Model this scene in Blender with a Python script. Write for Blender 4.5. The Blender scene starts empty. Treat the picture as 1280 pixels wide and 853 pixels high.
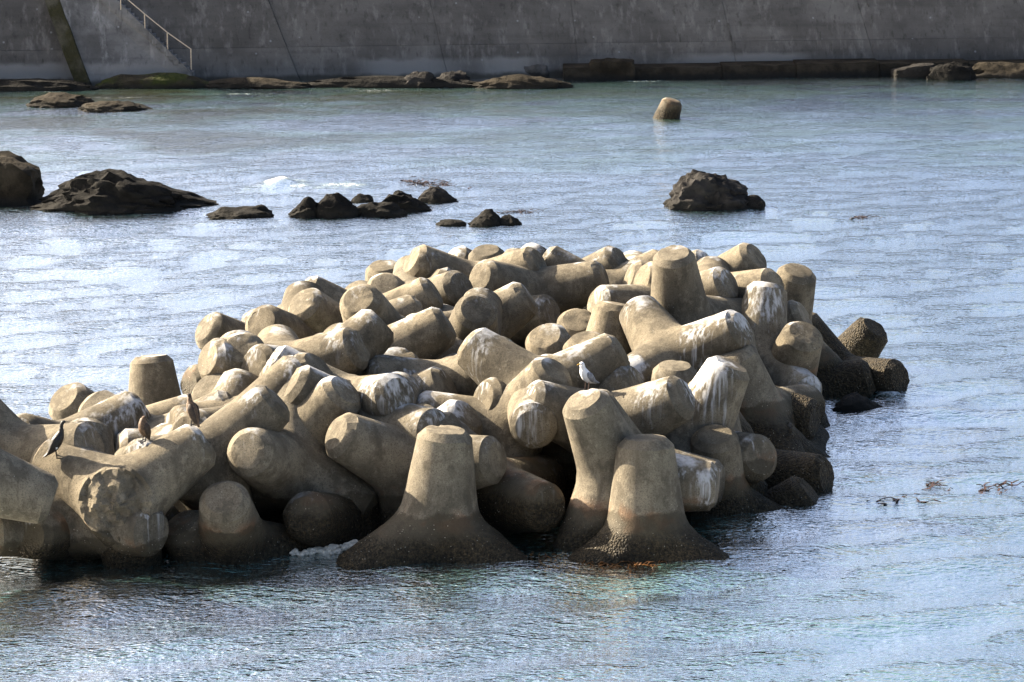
import bpy, bmesh, math, random
import numpy as np
from mathutils import Vector, Matrix, Quaternion, noise
from mathutils.bvhtree import BVHTree

S = bpy.context.scene
COL = S.collection
R = math.radians

# ------------------------------------------------------------------ camera
CAM_H, PITCH, FPX = 13.4, math.atan(668 / 3555), 3555.0
cam = bpy.data.cameras.new('camera')
cam.sensor_width = 36
cam.lens = FPX / 1280 * 36
cam.clip_start = 1
cam.clip_end = 3000
co = bpy.data.objects.new('camera', cam)
COL.objects.link(co)
co.location = (0, 0, CAM_H)
co.rotation_euler = (math.pi / 2 - PITCH, 0, 0)
S.camera = co
# ------------------------------------------------------------------ sky, sun, exposure
SUN = Vector((-0.78, 0.37, 0.50)).normalized()
w = bpy.data.worlds.new('World')
S.world = w
w.use_nodes = True
nt = w.node_tree
sky = nt.nodes.new('ShaderNodeTexSky')
sky.sky_type = 'NISHITA'
sky.sun_disc = False
sky.sun_elevation = math.asin(SUN.z)
sky.sun_rotation = math.atan2(SUN.x, SUN.y)
sky.altitude = 0
sky.air_density = 1.0
sky.dust_density = 7.0
sky.ozone_density = 2.5
bg = nt.nodes['Background']
nt.links.new(sky.outputs[0], bg.inputs[0])
bg.inputs[1].default_value = 0.060
sl = bpy.data.lights.new('sun', 'SUN')
sl.energy = 5.0
sl.angle = R(0.55)
sl.color = (1.0, 0.87, 0.68)
so = bpy.data.objects.new('sun', sl)
COL.objects.link(so)
so.rotation_euler = SUN.to_track_quat('Z', 'Y').to_euler()
S.view_settings.view_transform = 'Standard'
S.view_settings.look = 'None'
S.view_settings.exposure = 2.42
S.view_settings.gamma = 1.0

# ------------------------------------------------------------------ helpers
def px(u, v, z=0.0):
    """world point at height z that the photograph shows at pixel (u, v)"""
    f = Vector((0, math.cos(PITCH), -math.sin(PITCH)))
    up = Vector((0, math.sin(PITCH), math.cos(PITCH)))
    d = f * FPX + Vector((1, 0, 0)) * (u - 640) - up * (v - 426.5)
    return Vector((0, 0, CAM_H)) + d * ((z - CAM_H) / d.z)

def link(name, me, mat=None, parent=None):
    o = bpy.data.objects.new(name, me)
    COL.objects.link(o)
    if mat is not None and me is not None and len(me.materials) == 0:
        me.materials.append(mat)
    if parent is not None:
        o.parent = parent
    return o

def tag(o, label=None, cat=None, group=None, kind=None):
    if label: o['label'] = label
    if cat: o['category'] = cat
    if group: o['group'] = group
    if kind: o['kind'] = kind
    return o

def empty(name, loc):
    o = bpy.data.objects.new(name, None)
    o.empty_display_size = 0.2
    COL.objects.link(o)
    o.location = loc
    return o

def mesh(name, verts, faces, smooth=None):
    me = bpy.data.meshes.new(name)
    me.from_pydata([tuple(v) for v in verts], [], faces)
    bm = bmesh.new(); bm.from_mesh(me)
    bmesh.ops.recalc_face_normals(bm, faces=bm.faces)
    bm.to_mesh(me); bm.free()
    if smooth is not None:
        me.shade_smooth()
        if smooth < 179: me.set_sharp_from_angle(angle=R(smooth))
    return me

def fbm(p, o=4):
    return noise.fractal(p, 1.0, 2.0, o, noise_basis='PERLIN_ORIGINAL')

# ------------------------------------------------------------------ material helpers
class N:
    def __init__(s, name):
        s.m = bpy.data.materials.new(name); s.m.use_nodes = True
        s.t = s.m.node_tree; s.t.nodes.clear()
        s.out = s.n('ShaderNodeOutputMaterial'); s.b = s.n('ShaderNodeBsdfPrincipled')
        s.t.links.new(s.b.outputs[0], s.out.inputs[0])
    def n(s, typ, **kw):
        x = s.t.nodes.new(typ)
        for k, v in kw.items(): setattr(x, k, v)
        return x
    def l(s, a, b): s.t.links.new(a, b)
    def setin(s, sock, v):
        if hasattr(v, 'is_linked') or isinstance(v, bpy.types.NodeSocket): s.l(v, sock)
        else: sock.default_value = v
    def pos(s):
        return s.n('ShaderNodeNewGeometry').outputs['Position']
    def mapv(s, v, scale=(1, 1, 1), loc=(0, 0, 0)):
        x = s.n('ShaderNodeMapping'); s.l(v, x.inputs[0])
        x.inputs['Scale'].default_value = scale; x.inputs['Location'].default_value = loc
        return x.outputs[0]
    def noise(s, v, scale, detail=4, rough=.55, dist=0):
        x = s.n('ShaderNodeTexNoise'); s.l(v, x.inputs['Vector'])
        x.inputs['Scale'].default_value = scale; x.inputs['Detail'].default_value = detail
        x.inputs['Roughness'].default_value = rough; x.inputs['Distortion'].default_value = dist
        return x.outputs['Fac']
    def voro(s, v, scale, feat='F1'):
        x = s.n('ShaderNodeTexVoronoi', feature=feat); s.l(v, x.inputs['Vector'])
        x.inputs['Scale'].default_value = scale
        return x.outputs['Distance']
    def math(s, op, a, b=None, clamp=False):
        x = s.n('ShaderNodeMath', operation=op, use_clamp=clamp)
        s.setin(x.inputs[0], a)
        if b is not None: s.setin(x.inputs[1], b)
        return x.outputs[0]
    def ramp(s, f, lo, hi, a=0.0, b=1.0, smooth=True):
        x = s.n('ShaderNodeMapRange', interpolation_type='SMOOTHSTEP' if smooth else 'LINEAR')
        s.setin(x.inputs[0], f)
        for i, v in enumerate((lo, hi, a, b)): x.inputs[i + 1].default_value = v
        return x.outputs[0]
    def mix(s, f, a, b):
        x = s.n('ShaderNodeMix', data_type='RGBA')
        s.setin(x.inputs['Factor'], f)
        for k, v in ((6, a), (7, b)):
            if isinstance(v, tuple): x.inputs[k].default_value = (*v, 1)
            else: s.l(v, x.inputs[k])
        return x.outputs[2]
    def attr(s, name):
        return s.n('ShaderNodeAttribute', attribute_name=name).outputs['Fac']
    def z(s, v):
        x = s.n('ShaderNodeSeparateXYZ'); s.l(v, x.inputs[0]); return x.outputs
    def bump(s, h, strength=.3, dist=.02, nrm=None):
        x = s.n('ShaderNodeBump'); s.l(h, x.inputs['Height'])
        x.inputs['Strength'].default_value = strength; x.inputs['Distance'].default_value = dist
        if nrm is not None: s.l(nrm, x.inputs['Normal'])
        return x.outputs[0]
    def fin(s, col=None, rough=.8, nrm=None, spec=.3):
        if col is not None: s.setin(s.b.inputs['Base Color'], col if not isinstance(col, tuple) else (*col, 1))
        s.setin(s.b.inputs['Roughness'], rough)
        s.b.inputs['Specular IOR Level'].default_value = spec
        if nrm is not None: s.l(nrm, s.b.inputs['Normal'])
        return s.m

def concrete_mat():
    s = N('weathered_concrete')
    p = s.pos(); o = s.z(p)
    oi = s.n('ShaderNodeObjectInfo').outputs['Random']
    big = s.noise(p, 1.1, 5, .6)
    mid = s.noise(p, 6, 5, .65)
    fine = s.noise(p, 38, 3, .7)
    blotch = s.noise(s.mapv(p, (1, 1, .7), (7, 3, 1)), 2.6, 6, .7)
    c = s.mix(s.ramp(big, .34, .66), (.088, .073, .050), (.190, .158, .108))
    c = s.mix(s.math('MULTIPLY', s.ramp(oi, 0, 1, .0, .75, False), .6), c, (.128, .117, .094))
    c = s.mix(s.math('MULTIPLY', s.ramp(blotch, .46, .62), .7), c, (.062, .053, .039))
    c = s.mix(s.math('MULTIPLY', s.ramp(mid, .50, .74), .5), c, (.235, .205, .15))
    c = s.mix(s.math('MULTIPLY', s.ramp(fine, .48, .66), .62), c, (.05, .041, .028))
    hv = s.n('ShaderNodeHueSaturation'); s.l(c, hv.inputs['Color']); s.l(s.ramp(s.math('FRACT', s.math('MULTIPLY', oi, 7.31)), 0, 1, .84, 1.18, False), hv.inputs['Value']); hv.inputs['Saturation'].default_value = .95
    c = hv.outputs[0]
    spk = s.ramp(s.voro(p, 7.5), .02, .10, 1, 0)
    spk = s.math('MULTIPLY', spk, s.ramp(s.noise(p, 2.4, 2), .50, .62))
    c = s.mix(s.math('MULTIPLY', spk, .6), c, (.5, .48, .43))
    # rain and dirt streaks that run down
    run = s.noise(s.mapv(p, (5.5, 5.5, .45)), 1.0, 4, .6)
    c = s.mix(s.math('MULTIPLY', s.ramp(run, .52, .70), .5), c, (.075, .062, .045))
    # bird droppings
    g = s.attr('guano')
    st = s.noise(s.mapv(p, (12, 12, .45)), 1.0, 3, .6)
    blot = s.noise(p, 9, 4, .7)
    nz = s.z(s.n('ShaderNodeNewGeometry').outputs['Normal'])[2]
    top = s.ramp(nz, .55, .9)
    pat = s.noise(p, 3.2, 5, .62)
    mixv = s.n('ShaderNodeMix', data_type='FLOAT'); s.l(top, mixv.inputs['Factor']); s.l(st, mixv.inputs[2]); s.l(pat, mixv.inputs[3])
    gm = s.math('ADD', s.math('ADD', mixv.outputs[0], s.math('MULTIPLY', g, .30)), s.math('MULTIPLY', blot, .06))
    gm = s.math('MULTIPLY', s.ramp(gm, .60, .88), s.ramp(g, .05, .40))
    c = s.mix(s.math('MULTIPLY', gm, .75), c, (.46, .465, .47))
    # tide line: damp, then weed and mussels
    zz = s.math('ADD', s.math('SUBTRACT', o[2], s.attr('tide')), s.math('MULTIPLY', s.math('SUBTRACT', s.noise(p, 1.6, 5, .65), .5), .55))
    damp = s.ramp(zz, .74, .82, 1, 0)
    weed = s.ramp(zz, .28, .62, 1, 0)
    rust = s.math('MULTIPLY', s.math('MULTIPLY', s.ramp(zz, .45, .6, 0, 1), s.ramp(zz, .75, 1.0, 1, 0)), s.ramp(s.noise(p, 1.7, 3), .5, .62))
    c = s.mix(s.math('MULTIPLY', rust, .3), c, (.22, .085, .03))
    c = s.mix(s.math('MULTIPLY', damp, .72), c, (.036, .029, .017))
    wc = s.mix(s.ramp(s.noise(p, 14, 4, .7), .4, .65), (.010, .008, .005), (.045, .034, .019))
    c = s.mix(s.math('MULTIPLY', weed, .85), c, wc)
    bz = s.math('MULTIPLY', s.ramp(zz, .9, 1.15, 1, 0), s.ramp(s.noise(p, 1.9, 3), .45, .62))
    bar = s.math('MULTIPLY', s.ramp(s.voro(p, 13), .05, .17, 1, 0), bz)
    c = s.mix(s.math('MULTIPLY', bar, .75), c, (.55, .50, .40))
    h = s.math('ADD', s.math('MULTIPLY', mid, .7), s.math('MULTIPLY', fine, .45))
    pit = s.ramp(s.voro(p, 17), .0, .22)
    h = s.math('ADD', h, s.math('MULTIPLY', pit, .25))
    lump = s.math('MULTIPLY', s.voro(p, 22), weed)
    h = s.math('ADD', h, s.math('MULTIPLY', lump, -2.0))
    h = s.math('ADD', h, s.math('MULTIPLY', bar, .8))
    rough = s.ramp(damp, 0, 1, .9, .68, False)
    return s.fin(c, rough, s.bump(h, .8, .028), .12)

def wall_mat(name, c0, c1, stain=True):
    s = N(name)
    p = s.pos(); o = s.z(p)
    big = s.noise(s.mapv(p, (.35, .35, .5)), 1.0, 6, .62)
    run = s.noise(s.mapv(p, (2.2, 2.2, .16)), 1.0, 5, .65)
    fine = s.noise(p, 6, 5, .7)
    hor = s.noise(s.mapv(p, (.12, .12, 3.2)), 1.0, 4, .6)
    c = s.mix(s.ramp(big, .34, .66), c0, c1)
    c = s.mix(s.ramp(s.n('ShaderNodeObjectInfo').outputs['Random'], 0, 1, 0, .45, False), c, tuple(x * .62 for x in c0))
    c = s.mix(s.math('MULTIPLY', s.ramp(hor, .50, .72), .25), c, tuple(x * .5 for x in c0))
    patch = s.noise(s.mapv(p, (.7, .7, .9), (3, 0, 9)), 1.0, 6, .7)
    c = s.mix(s.math('MULTIPLY', s.ramp(patch, .52, .72), .4), c, tuple(x * .45 for x in c0))
    c = s.mix(s.math('MULTIPLY', s.ramp(run, .50, .72), .6), c, tuple(min(1, x * 1.45) for x in c1))
    run2 = s.noise(s.mapv(p, (4.5, 4.5, .12), (9, 4, 0)), 1.0, 4, .6)
    c = s.mix(s.math('MULTIPLY', s.ramp(run2, .55, .72), .5), c, tuple(x * .4 for x in c0))
    c = s.mix(s.math('MULTIPLY', s.ramp(fine, .55, .8), .5), c, tuple(x * .5 for x in c0))
    spot = s.math('MULTIPLY', s.ramp(s.voro(p, 1.1), .02, .09, 1, 0), .6)
    c = s.mix(spot, c, (.3, .3, .3))
    if stain:
        zz = s.math('ADD', o[2], s.math('MULTIPLY', s.math('SUBTRACT', s.noise(p, .9, 4), .5), .5))
        band = s.math('MULTIPLY', s.ramp(zz, .85, 1.12, 1, 0), s.ramp(s.noise(s.mapv(p, (.11, .11, .05), (3.1, 0, 0)), 1.0, 2), .44, .56))
        c = s.mix(s.math('MULTIPLY', band, .85), c, (.21, .198, .182))
        damp = s.ramp(zz, .15, .4, 1, 0)
        c = s.mix(s.math('MULTIPLY', damp, .8), c, (.03, .028, .022))
    return s.fin(c, .95, s.bump(fine, .6, .05), .08)

def rock_mat(name, c0, c1, moss=None):
    s = N(name)
    p = s.pos(); o = s.z(p)
    a = s.noise(p, 1.2, 6, .65); f = s.noise(p, 7, 5, .7)
    c = s.mix(s.ramp(a, .35, .65), c0, c1)
    c = s.mix(s.math('MULTIPLY', s.ramp(f, .55, .75), .6), c, tuple(x * .45 for x in c0))
    zz = s.math('ADD', o[2], s.math('MULTIPLY', s.math('SUBTRACT', a, .5), .4))
    if moss:
        c = s.mix(s.ramp(s.noise(p, .8, 4), .38, .56), c, moss)
    c = s.mix(s.ramp(zz, .12, .35, .85, 0), c, (.016, .015, .013))
    h = s.math('ADD', f, s.math('MULTIPLY', s.voro(p, 2.6), .8))
    return s.fin(c, .9, s.bump(h, .9, .10), .08)

def plain(name, col, rough=.7, var=.25, scale=30, spec=.3):
    s = N(name); p = s.pos()
    f = s.noise(p, scale, 4, .6)
    c = s.mix(s.ramp(f, .35, .7), tuple(x * (1 - var) for x in col), tuple(min(1, x * (1 + var)) for x in col))
    return s.fin(c, rough, s.bump(f, .3, .01), spec)

def water_mat():
    s = N('sea_water')
    p = s.pos(); o = s.z(p)
    # body colour: teal, with paler shallows and brown weed beds under the far water
    a = s.noise(s.mapv(p, (.05, .03, .05)), 1.0, 4, .6)
    c = s.mix(s.ramp(a, .38, .64), (.046, .105, .104), (.085, .175, .158))
    wd = s.noise(s.mapv(p, (.10, .16, .1)), 1.0, 5, .65)
    wb = s.math('MULTIPLY', s.attr('weedbed'), s.ramp(wd, .40, .58))
    c = s.mix(wb, c, (.020, .022, .008))
    foam = s.attr('foam')
    fn = s.noise(s.mapv(p, (3.4, 2.0, 3.4)), 1.0, 8, .74)
    fm = s.ramp(s.math('ADD', s.math('MULTIPLY', foam, 1.0), s.math('MULTIPLY', fn, .9)), .86, 1.28)
    fm = s.math('MULTIPLY', fm, s.ramp(foam, .02, .12))
    c = s.mix(fm, c, (.52, .55, .58))
    def ridge(sc, loc, d=2):
        n = s.noise(s.mapv(p, sc, loc), 1.0, d, .5, .25)
        return s.math('SUBTRACT', 1.0, s.math('ABSOLUTE', s.math('SUBTRACT', s.math('MULTIPLY', n, 2.0), 1.0)))
    n1 = s.noise(s.mapv(p, (1.2, 2.4, 1)), 1.0, 3, .55, .2)
    h = s.math('ADD', s.math('MULTIPLY', n1, .42), s.math('MULTIPLY', ridge((1.7, 3.4, 1), (3, 1, 0)), .36))
    h = s.math('ADD', h, s.math('MULTIPLY', ridge((4.2, 8.5, 1), (0, 5, 0)), .24))
    h = s.math('ADD', h, s.math('MULTIPLY', s.noise(s.mapv(p, (11, 20, 1)), 1.0, 2, .5), .12))
    b = s.bump(h, 1.0, .115)
    s.l(s.ramp(s.attr('calm'), 0, 1, 1.0, .62, False), b.node.inputs['Strength'])
    rough = .04
    lw = s.n('ShaderNodeLayerWeight'); s.l(b, lw.inputs['Normal']); lw.inputs['Blend'].default_value = .5
    fr = s.ramp(lw.outputs['Facing'], .27, .675, .10, .99)
    fr = s.math('MULTIPLY', fr, s.ramp(fm, 0, 1, 1, 0, False))
    fr = s.math('MULTIPLY', fr, s.ramp(wb, 0, 1, 1, .66, False))
    gl = s.n('ShaderNodeBsdfGlossy'); gl.inputs['Color'].default_value = (.97, .98, 1, 1)
    gl.inputs['Roughness'].default_value = .03; s.l(b, gl.inputs['Normal'])
    df = s.n('ShaderNodeBsdfDiffuse'); s.l(c, df.inputs['Color']); s.l(b, df.inputs['Normal'])
    mx = s.n('ShaderNodeMixShader'); s.l(fr, mx.inputs[0]); s.l(df.outputs[0], mx.inputs[1]); s.l(gl.outputs[0], mx.inputs[2])
    s.l(mx.outputs[0], s.out.inputs[0])
    return s.m

M_CON = concrete_mat()
M_WALL = wall_mat('seawall_concrete', (.090, .082, .074), (.145, .133, .120))
M_STAIR = wall_mat('stair_concrete', (.095, .09, .085), (.21, .20, .19))
M_RIB = rock_mat('mossy_concrete', (.045, .041, .028), (.08, .073, .053), (.032, .030, .015))
M_ROCK = rock_mat('dark_rock', (.006, .0056, .0052), (.015, .014, .0125))
M_ROCK2 = rock_mat('grey_rock', (.012, .011, .0105), (.030, .028, .026))
M_BROWN = rock_mat('brown_rock', (.014, .0115, .008), (.034, .028, .020))
M_MOSS = rock_mat('algae_rock', (.018, .016, .011), (.032, .028, .019), (.030, .036, .010))
M_PALE = rock_mat('pale_block', (.06, .055, .048), (.11, .10, .09))
M_WATER = water_mat()
M_RAIL = plain('rail_paint', (.50, .40, .29), .6)
M_WEED = plain('seaweed_brown', (.10, .042, .010), .45, .5, 8)
M_RED = plain('seaweed_red', (.030, .015, .010), .5, .5, 6)
M_FOAM = plain('foam_white', (.80, .82, .84), .6, .08, 5)
M_CRUST = plain('barnacle_crust', (.62, .56, .46), .8, .3, 12)

# ------------------------------------------------------------------ water
def water():
    xs = list(np.arange(-27, 27.01, .17))
    ext = [28, 29.5, 32, 36, 42, 52, 70, 110, 200, 420]
    xs = [-e for e in reversed(ext)] + xs + ext
    ys = [-200, -60, 0, 20, 30, 36]
    y = 38.0
    while y < 152:
        ys.append(y); y += .17 + max(0, y - 46) * .0042
    ys += [153, 158, 170]
    X, Y = np.meshgrid(np.array(xs), np.array(ys))
    rng = np.random.RandomState(5)
    Z = np.zeros_like(X)
    warp = .9 * np.sin(X * .31 + Y * .17) + .7 * np.sin(X * .13 - Y * .41 + 2)
    sp = (.17 + np.maximum(0, Y - 46) * .0042)
    for i in range(34):
        lam = math.exp(rng.uniform(math.log(1.2), math.log(3.6)))
        th = rng.normal(math.pi * .60, .55)
        k = 2 * math.pi / lam
        a = .0042 * lam ** .7
        Z += a * np.exp(-(sp * 3.2 / lam) ** 4) * np.sin(k * (math.cos(th) * X + math.sin(th) * Y) + rng.uniform(0, 6.28) + warp * (.5 + .4 * rng.rand()))
    near = np.clip((60 - np.abs(X)) / 20, 0, 1)
    Z *= near * np.clip((150 - Y) / 5, 0, 1)
    foam = np.zeros_like(X); weed = np.zeros_like(X)
    def blob(u, v, ru, rv, amp, lift=0.0):
        nonlocal foam, Z
        c = px(u, v); e = px(u + ru, v); g = px(u, v - rv)
        d = ((X - c.x) / (e.x - c.x)) ** 2 + ((Y - c.y) / (g.y - c.y)) ** 2
        foam = np.maximum(foam, amp * np.exp(-d))
        Z += lift * np.exp(-d * 1.6)
    blob(340, 231, 20, 6, .78, .10); blob(354, 229, 12, 5, .85, .12); blob(374, 234, 26, 4, .66, .06); blob(404, 236, 30, 3.5, .6, .04); blob(312, 236, 26, 4, .56, .03); blob(370, 228, 60, 6, .56, .03); blob(300, 241, 60, 5, .5); blob(440, 231, 50, 5, .52); blob(330, 236, 60, 7, .5); blob(430, 234, 70, 6, .62, .08)
    blob(455, 228, 60, 4, .4); blob(560, 213, 120, 5, .34); blob(500, 262, 30, 5, .5); blob(640, 215, 90, 4, .3)
    blob(30, 258, 30, 5, .5); blob(250, 240, 50, 5, .35); blob(150, 272, 70, 4, .35)
    blob(1112, 493, 24, 7, .75, .12); blob(1062, 505, 30, 5, .35); blob(1035, 560, 8, 30, .35)
    blob(300, 118, 110, 2.2, .56); blob(150, 122, 110, 2.0, .52); blob(470, 113, 80, 2.2, .55); blob(570, 105, 60, 2.0, .55); blob(200, 127, 160, 2, .42)
    blob(800, 102, 80, 2.0, .6); blob(1000, 98, 90, 2.0, .5); blob(60, 115, 80, 2, .5); blob(1200, 95, 80, 2, .5)
    blob(400, 695, 60, 2.5, .55); blob(690, 696, 46, 2.5, .5); blob(800, 700, 90, 3, .5); blob(140, 706, 130, 3, .48); blob(545, 703, 110, 3, .46)
    blob(945, 655, 45, 7, .42); blob(890, 264, 66, 2.5, .5); blob(1045, 610, 8, 22, .4); blob(610, 285, 40, 2.5, .42); blob(300, 274, 50, 2.5, .42); blob(440, 273, 80, 2.5, .45)
    # weed beds and rock shelf below the far water
    far = np.clip((Y - 104) / 8, 0, 1) * np.clip((142 - Y) / 6, 0, 1)
    weed = far * np.clip((.9 - .012 * (X + 5)), .35, 1)
    calm = np.clip((Y - 110) / 16, 0, 1)
    Z *= 1 - .5 * calm
    n, m = X.shape
    verts = np.stack([X.ravel(), Y.ravel(), Z.ravel()], 1)
    idx = np.arange(n * m).reshape(n, m)
    f = np.stack([idx[:-1, :-1].ravel(), idx[:-1, 1:].ravel(), idx[1:, 1:].ravel(), idx[1:, :-1].ravel()], 1)
    me = bpy.data.meshes.new('sea')
    me.vertices.add(len(verts)); me.vertices.foreach_set('co', verts.ravel())
    me.loops.add(f.size); me.loops.foreach_set('vertex_index', f.ravel())
    me.polygons.add(len(f)); me.polygons.foreach_set('loop_start', np.arange(0, f.size, 4))
    me.polygons.foreach_set('loop_total', np.full(len(f), 4))
    me.update(); me.validate(); me.shade_smooth()
    for nm, arr in (('foam', foam), ('weedbed', weed), ('calm', calm)):
        at = me.attributes.new(nm, 'FLOAT', 'POINT'); at.data.foreach_set('value', arr.ravel().astype(np.float32))
    tag(link('sea', me, M_WATER), kind='structure')
water()

# ------------------------------------------------------------------ seawall
WALL_Y0 = 139.0
def wall_y(x, z):
    return WALL_Y0 + .16 * (x + 25) + .26 * z + .035 * z * z
def wz(v): return (100 - v) * .0405
def wx(u): return (u - 640) / 3555 * 141.5

def panel(name, xb0, xb1, z0, z1, sl0, sl1, parent, mat, proud=0.0, thick=.5):
    """a slab of the leaning wall, with slanted side joints"""
    nz, nx = 8, 12
    vs, fs = [], []
    for back in (0, 1):
        for i in range(nz + 1):
            t = i / nz; zz = z0 + (z1 - z0) * t
            for j in range(nx + 1):
                s = j / nx
                x = (xb0 + sl0 * zz) * (1 - s) + (xb1 + sl1 * zz) * s
                edge = 0.012 if (i in (0, nz) or j in (0, nx)) else 0
                yy = wall_y(x, zz) - proud + edge + .035 * fbm(Vector((x * .5, zz * .7, 3))) + back * thick
                vs.append((x, yy, zz))
    W = nx + 1; o = (nz + 1) * W
    for i in range(nz):
        for j in range(nx):
            a = i * W + j
            fs.append((a, a + 1, a + W + 1, a + W)); fs.append((o + a, o + a + W, o + a + W + 1, o + a + 1))
    for i in range(nz):
        a = i * W; fs.append((a, a + W, o + a + W, o + a)); a += nx; fs.append((a, o + a, o + a + W, a + W))
    for j in range(nx):
        a = j; fs.append((a, o + a, o + a + 1, a + 1)); a += nz * W; fs.append((a, a + 1, o + a + 1, o + a))
    return link(name, mesh(name, vs, fs, 30), mat, parent)

def seawall():
    root = empty('seawall', (0, WALL_Y0 + 4, 0))
    tag(root, 'tall dark concrete seawall running across the far shore', 'wall')
    pm = Matrix.Translation(-root.location)
    js = [(-60, -.3), (wx(-190), -.35), (wx(118), -.42), (wx(376), -.42), (wx(560), -.25), (wx(726), -.12), (wx(930), -.22), (wx(1112), -.28), (wx(1330), -.25), (60, -.2)]
    for (a, sa), (b, sb) in zip(js[:-1], js[1:]):
        g = .008
        for z0, z1, pr in ((-.6, 1.643, .05), (1.652, 4.9, 0.0), (4.91, 6.3, -.02)):
            lift = .10 if a < wx(300) and a > wx(0) else 0
            o = panel('wall_panel', a + g, b - g, z0, z1, sa, sb, root, M_WALL, pr + lift)
            o.data.transform(pm)
    # backing that closes the joints
    vs = []
    for x in (-61, 61):
        for z in (-.8, 2, 4, 6.2):
            vs.append((x, wall_y(x, z) + .2, z))
            vs.append((x, wall_y(x, z) + 1.6, z))
    fs = []
    for k in range(3):
        a = 2 * k; fs += [(a, a + 8, a + 10, a + 2), (a + 1, a + 3, a + 11, a + 9)]
        fs += [(a, a + 2, a + 3, a + 1), (a + 8, a + 9, a + 11, a + 10)]
    fs += [(6, 14, 15, 7), (0, 1, 9, 8)]
    o = link('backing', mesh('backing', vs, fs), M_WALL, root); o.data.transform(pm)
    # pale paint-like lime runs
    for u, v0, v1, wd in ((917, 37, 72, 3), (1095, -2, 20, 4)):
        vs, fs = [], []
        n = 9
        for i in range(n):
            t = i / (n - 1); v = v0 + (v1 - v0) * t; z = wz(v); x = wx(u + 7 * t)
            hw = wd * .02 * (1 - .55 * t) * (1 + .3 * math.sin(i * 2.1))
            for sx in (-1, 1):
                vs.append((x + sx * hw, wall_y(x, z) - .082 - (.02 if z < 1.7 else -.05), z))
        for i in range(n - 1): fs.append((2 * i, 2 * i + 1, 2 * i + 3, 2 * i + 2))
        o = link('lime_run', mesh('lime_run', vs, fs), M_PALE, root); o.data.transform(pm)
    gv = [(-420, 141, 6.25), (420, 141, 6.25), (420, 700, 6.25), (-420, 700, 6.25)]
    gv[0] = (-61, wall_y(-61, 6.2) + 1.0, 6.25); gv[1] = (61, wall_y(61, 6.2) + 1.0, 6.25)
    gv = [(-420, wall_y(-61, 6.2) + 1.0, 6.25)] + gv[:2] + [(420, wall_y(61, 6.2) + 1.0, 6.25), (420, 700, 6.25), (-420, 700, 6.25)]
    g = link('ground', mesh('ground', gv, [(0, 1, 2, 3, 4, 5)]), M_BROWN)
    tag(g, kind='structure')
seawall()

def box_pts(x0, x1, y0, y1, z0, z1):
    return [(x0, y0, z0), (x1, y0, z0), (x1, y1, z0), (x0, y1, z0), (x0, y0, z1), (x1, y0, z1), (x1, y1, z1), (x0, y1, z1)]
BOXF = [(0, 3, 2, 1), (4, 5, 6, 7), (0, 1, 5, 4), (1, 2, 6, 5), (2, 3, 7, 6), (3, 0, 4, 7)]

def tube(pts, r, n=8):
    vs, fs = [], []
    pts = [Vector(p) for p in pts]
    for i, p in enumerate(pts):
        d = (pts[min(i + 1, len(pts) - 1)] - pts[max(i - 1, 0)]).normalized()
        a = d.orthogonal().normalized() if abs(d.z) > .9 else d.cross(Vector((0, 0, 1))).normalized()
        b = d.cross(a)
        for k in range(n):
            t = 2 * math.pi * k / n
            vs.append(p + (a * math.cos(t) + b * math.sin(t)) * r)
    for i in range(len(pts) - 1):
        for k in range(n):
            fs.append((i * n + k, i * n + (k + 1) % n, (i + 1) * n + (k + 1) % n, (i + 1) * n + k))
    fs.append(tuple(range(n))); fs.append(tuple((len(pts) - 1) * n + k for k in range(n)))
    return vs, fs

def staircase():
    x_lo, x_hi = wx(246), wx(88)
    root = empty('staircase', (x_lo, 138, 0))
    tag(root, 'concrete steps with a smooth flank climbing left up the seawall', 'stairs')
    pm = Matrix.Translation(-root.location)
    front = lambda x, z: wall_y(x, z) - 1.35 + .02 * z
    rise, run = .2, .212
    # flank: a battered side wall under the steps
    prof = [(wx(128), -.5), (x_lo + .15, -.5), (x_lo, .55)]
    n = 28
    top = []
    for i in range(n):
        x = x_lo - run * i; z = .6 + rise * i
        if z > 5.9: break
        top.append((x, z))
    prof += [(x, z - .03) for x, z in top]
    xl = top[-1][0]
    prof += [(wx(128) - .42 * 5.9, 5.85)] if xl > wx(128) - 2.4 else []
    vs = [(x, front(x, z) + .03 * fbm(Vector((x, z, 7))), z) for x, z in prof] + [(x, front(x, z) + .35, z) for x, z in prof]
    m = len(prof)
    fs = [tuple(range(m)), tuple(range(2 * m - 1, m - 1, -1))] + [(i, (i + 1) % m, m + (i + 1) % m, m + i) for i in range(m)]
    o = link('side_wall', mesh('side_wall', vs, fs), M_STAIR, root); o.data.transform(pm)
    for i, (x, z) in enumerate(top):
        j = .025 * random.Random(i).uniform(-1, 1)
        y0 = front(x, z) - .03 + j
        me = mesh('step', box_pts(x - run * 1.25, x + .01 + j, y0, wall_y(x, z) + .25, z - rise - .02, z + j * .6), BOXF)
        me.transform(pm)
        link('step', me, M_STAIR, root)
    rail = None
    def pt(u, v, dz=0.0):
        z = wz(v); x = wx(u); return Vector((x, front(x, z) + .12, z + dz))
    posts = [(158, 14), (188, 38), (216, 60), (245, 80)]
    tops = []
    rv = []
    for u, v in posts:
        b = pt(u, v); tops.append(Vector((b.x, b.y, b.z + .92)))
    ext = tops[0] + (tops[0] - tops[1]) * 2.2
    vs, fs = tube([ext] + tops, .028)
    rail = link('handrail', mesh('handrail', vs, fs, 60), M_RAIL, root); rail.data.transform(pm)
    for (u, v), t in zip(posts, tops):
        vs, fs = tube([Vector((t.x, t.y, t.z - 1.0)), Vector((t.x, t.y, t.z + .012))], .03)
        me = mesh('post', vs, fs, 60); me.transform(pm)
        link('post', me, M_RAIL, rail)
staircase()

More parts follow.
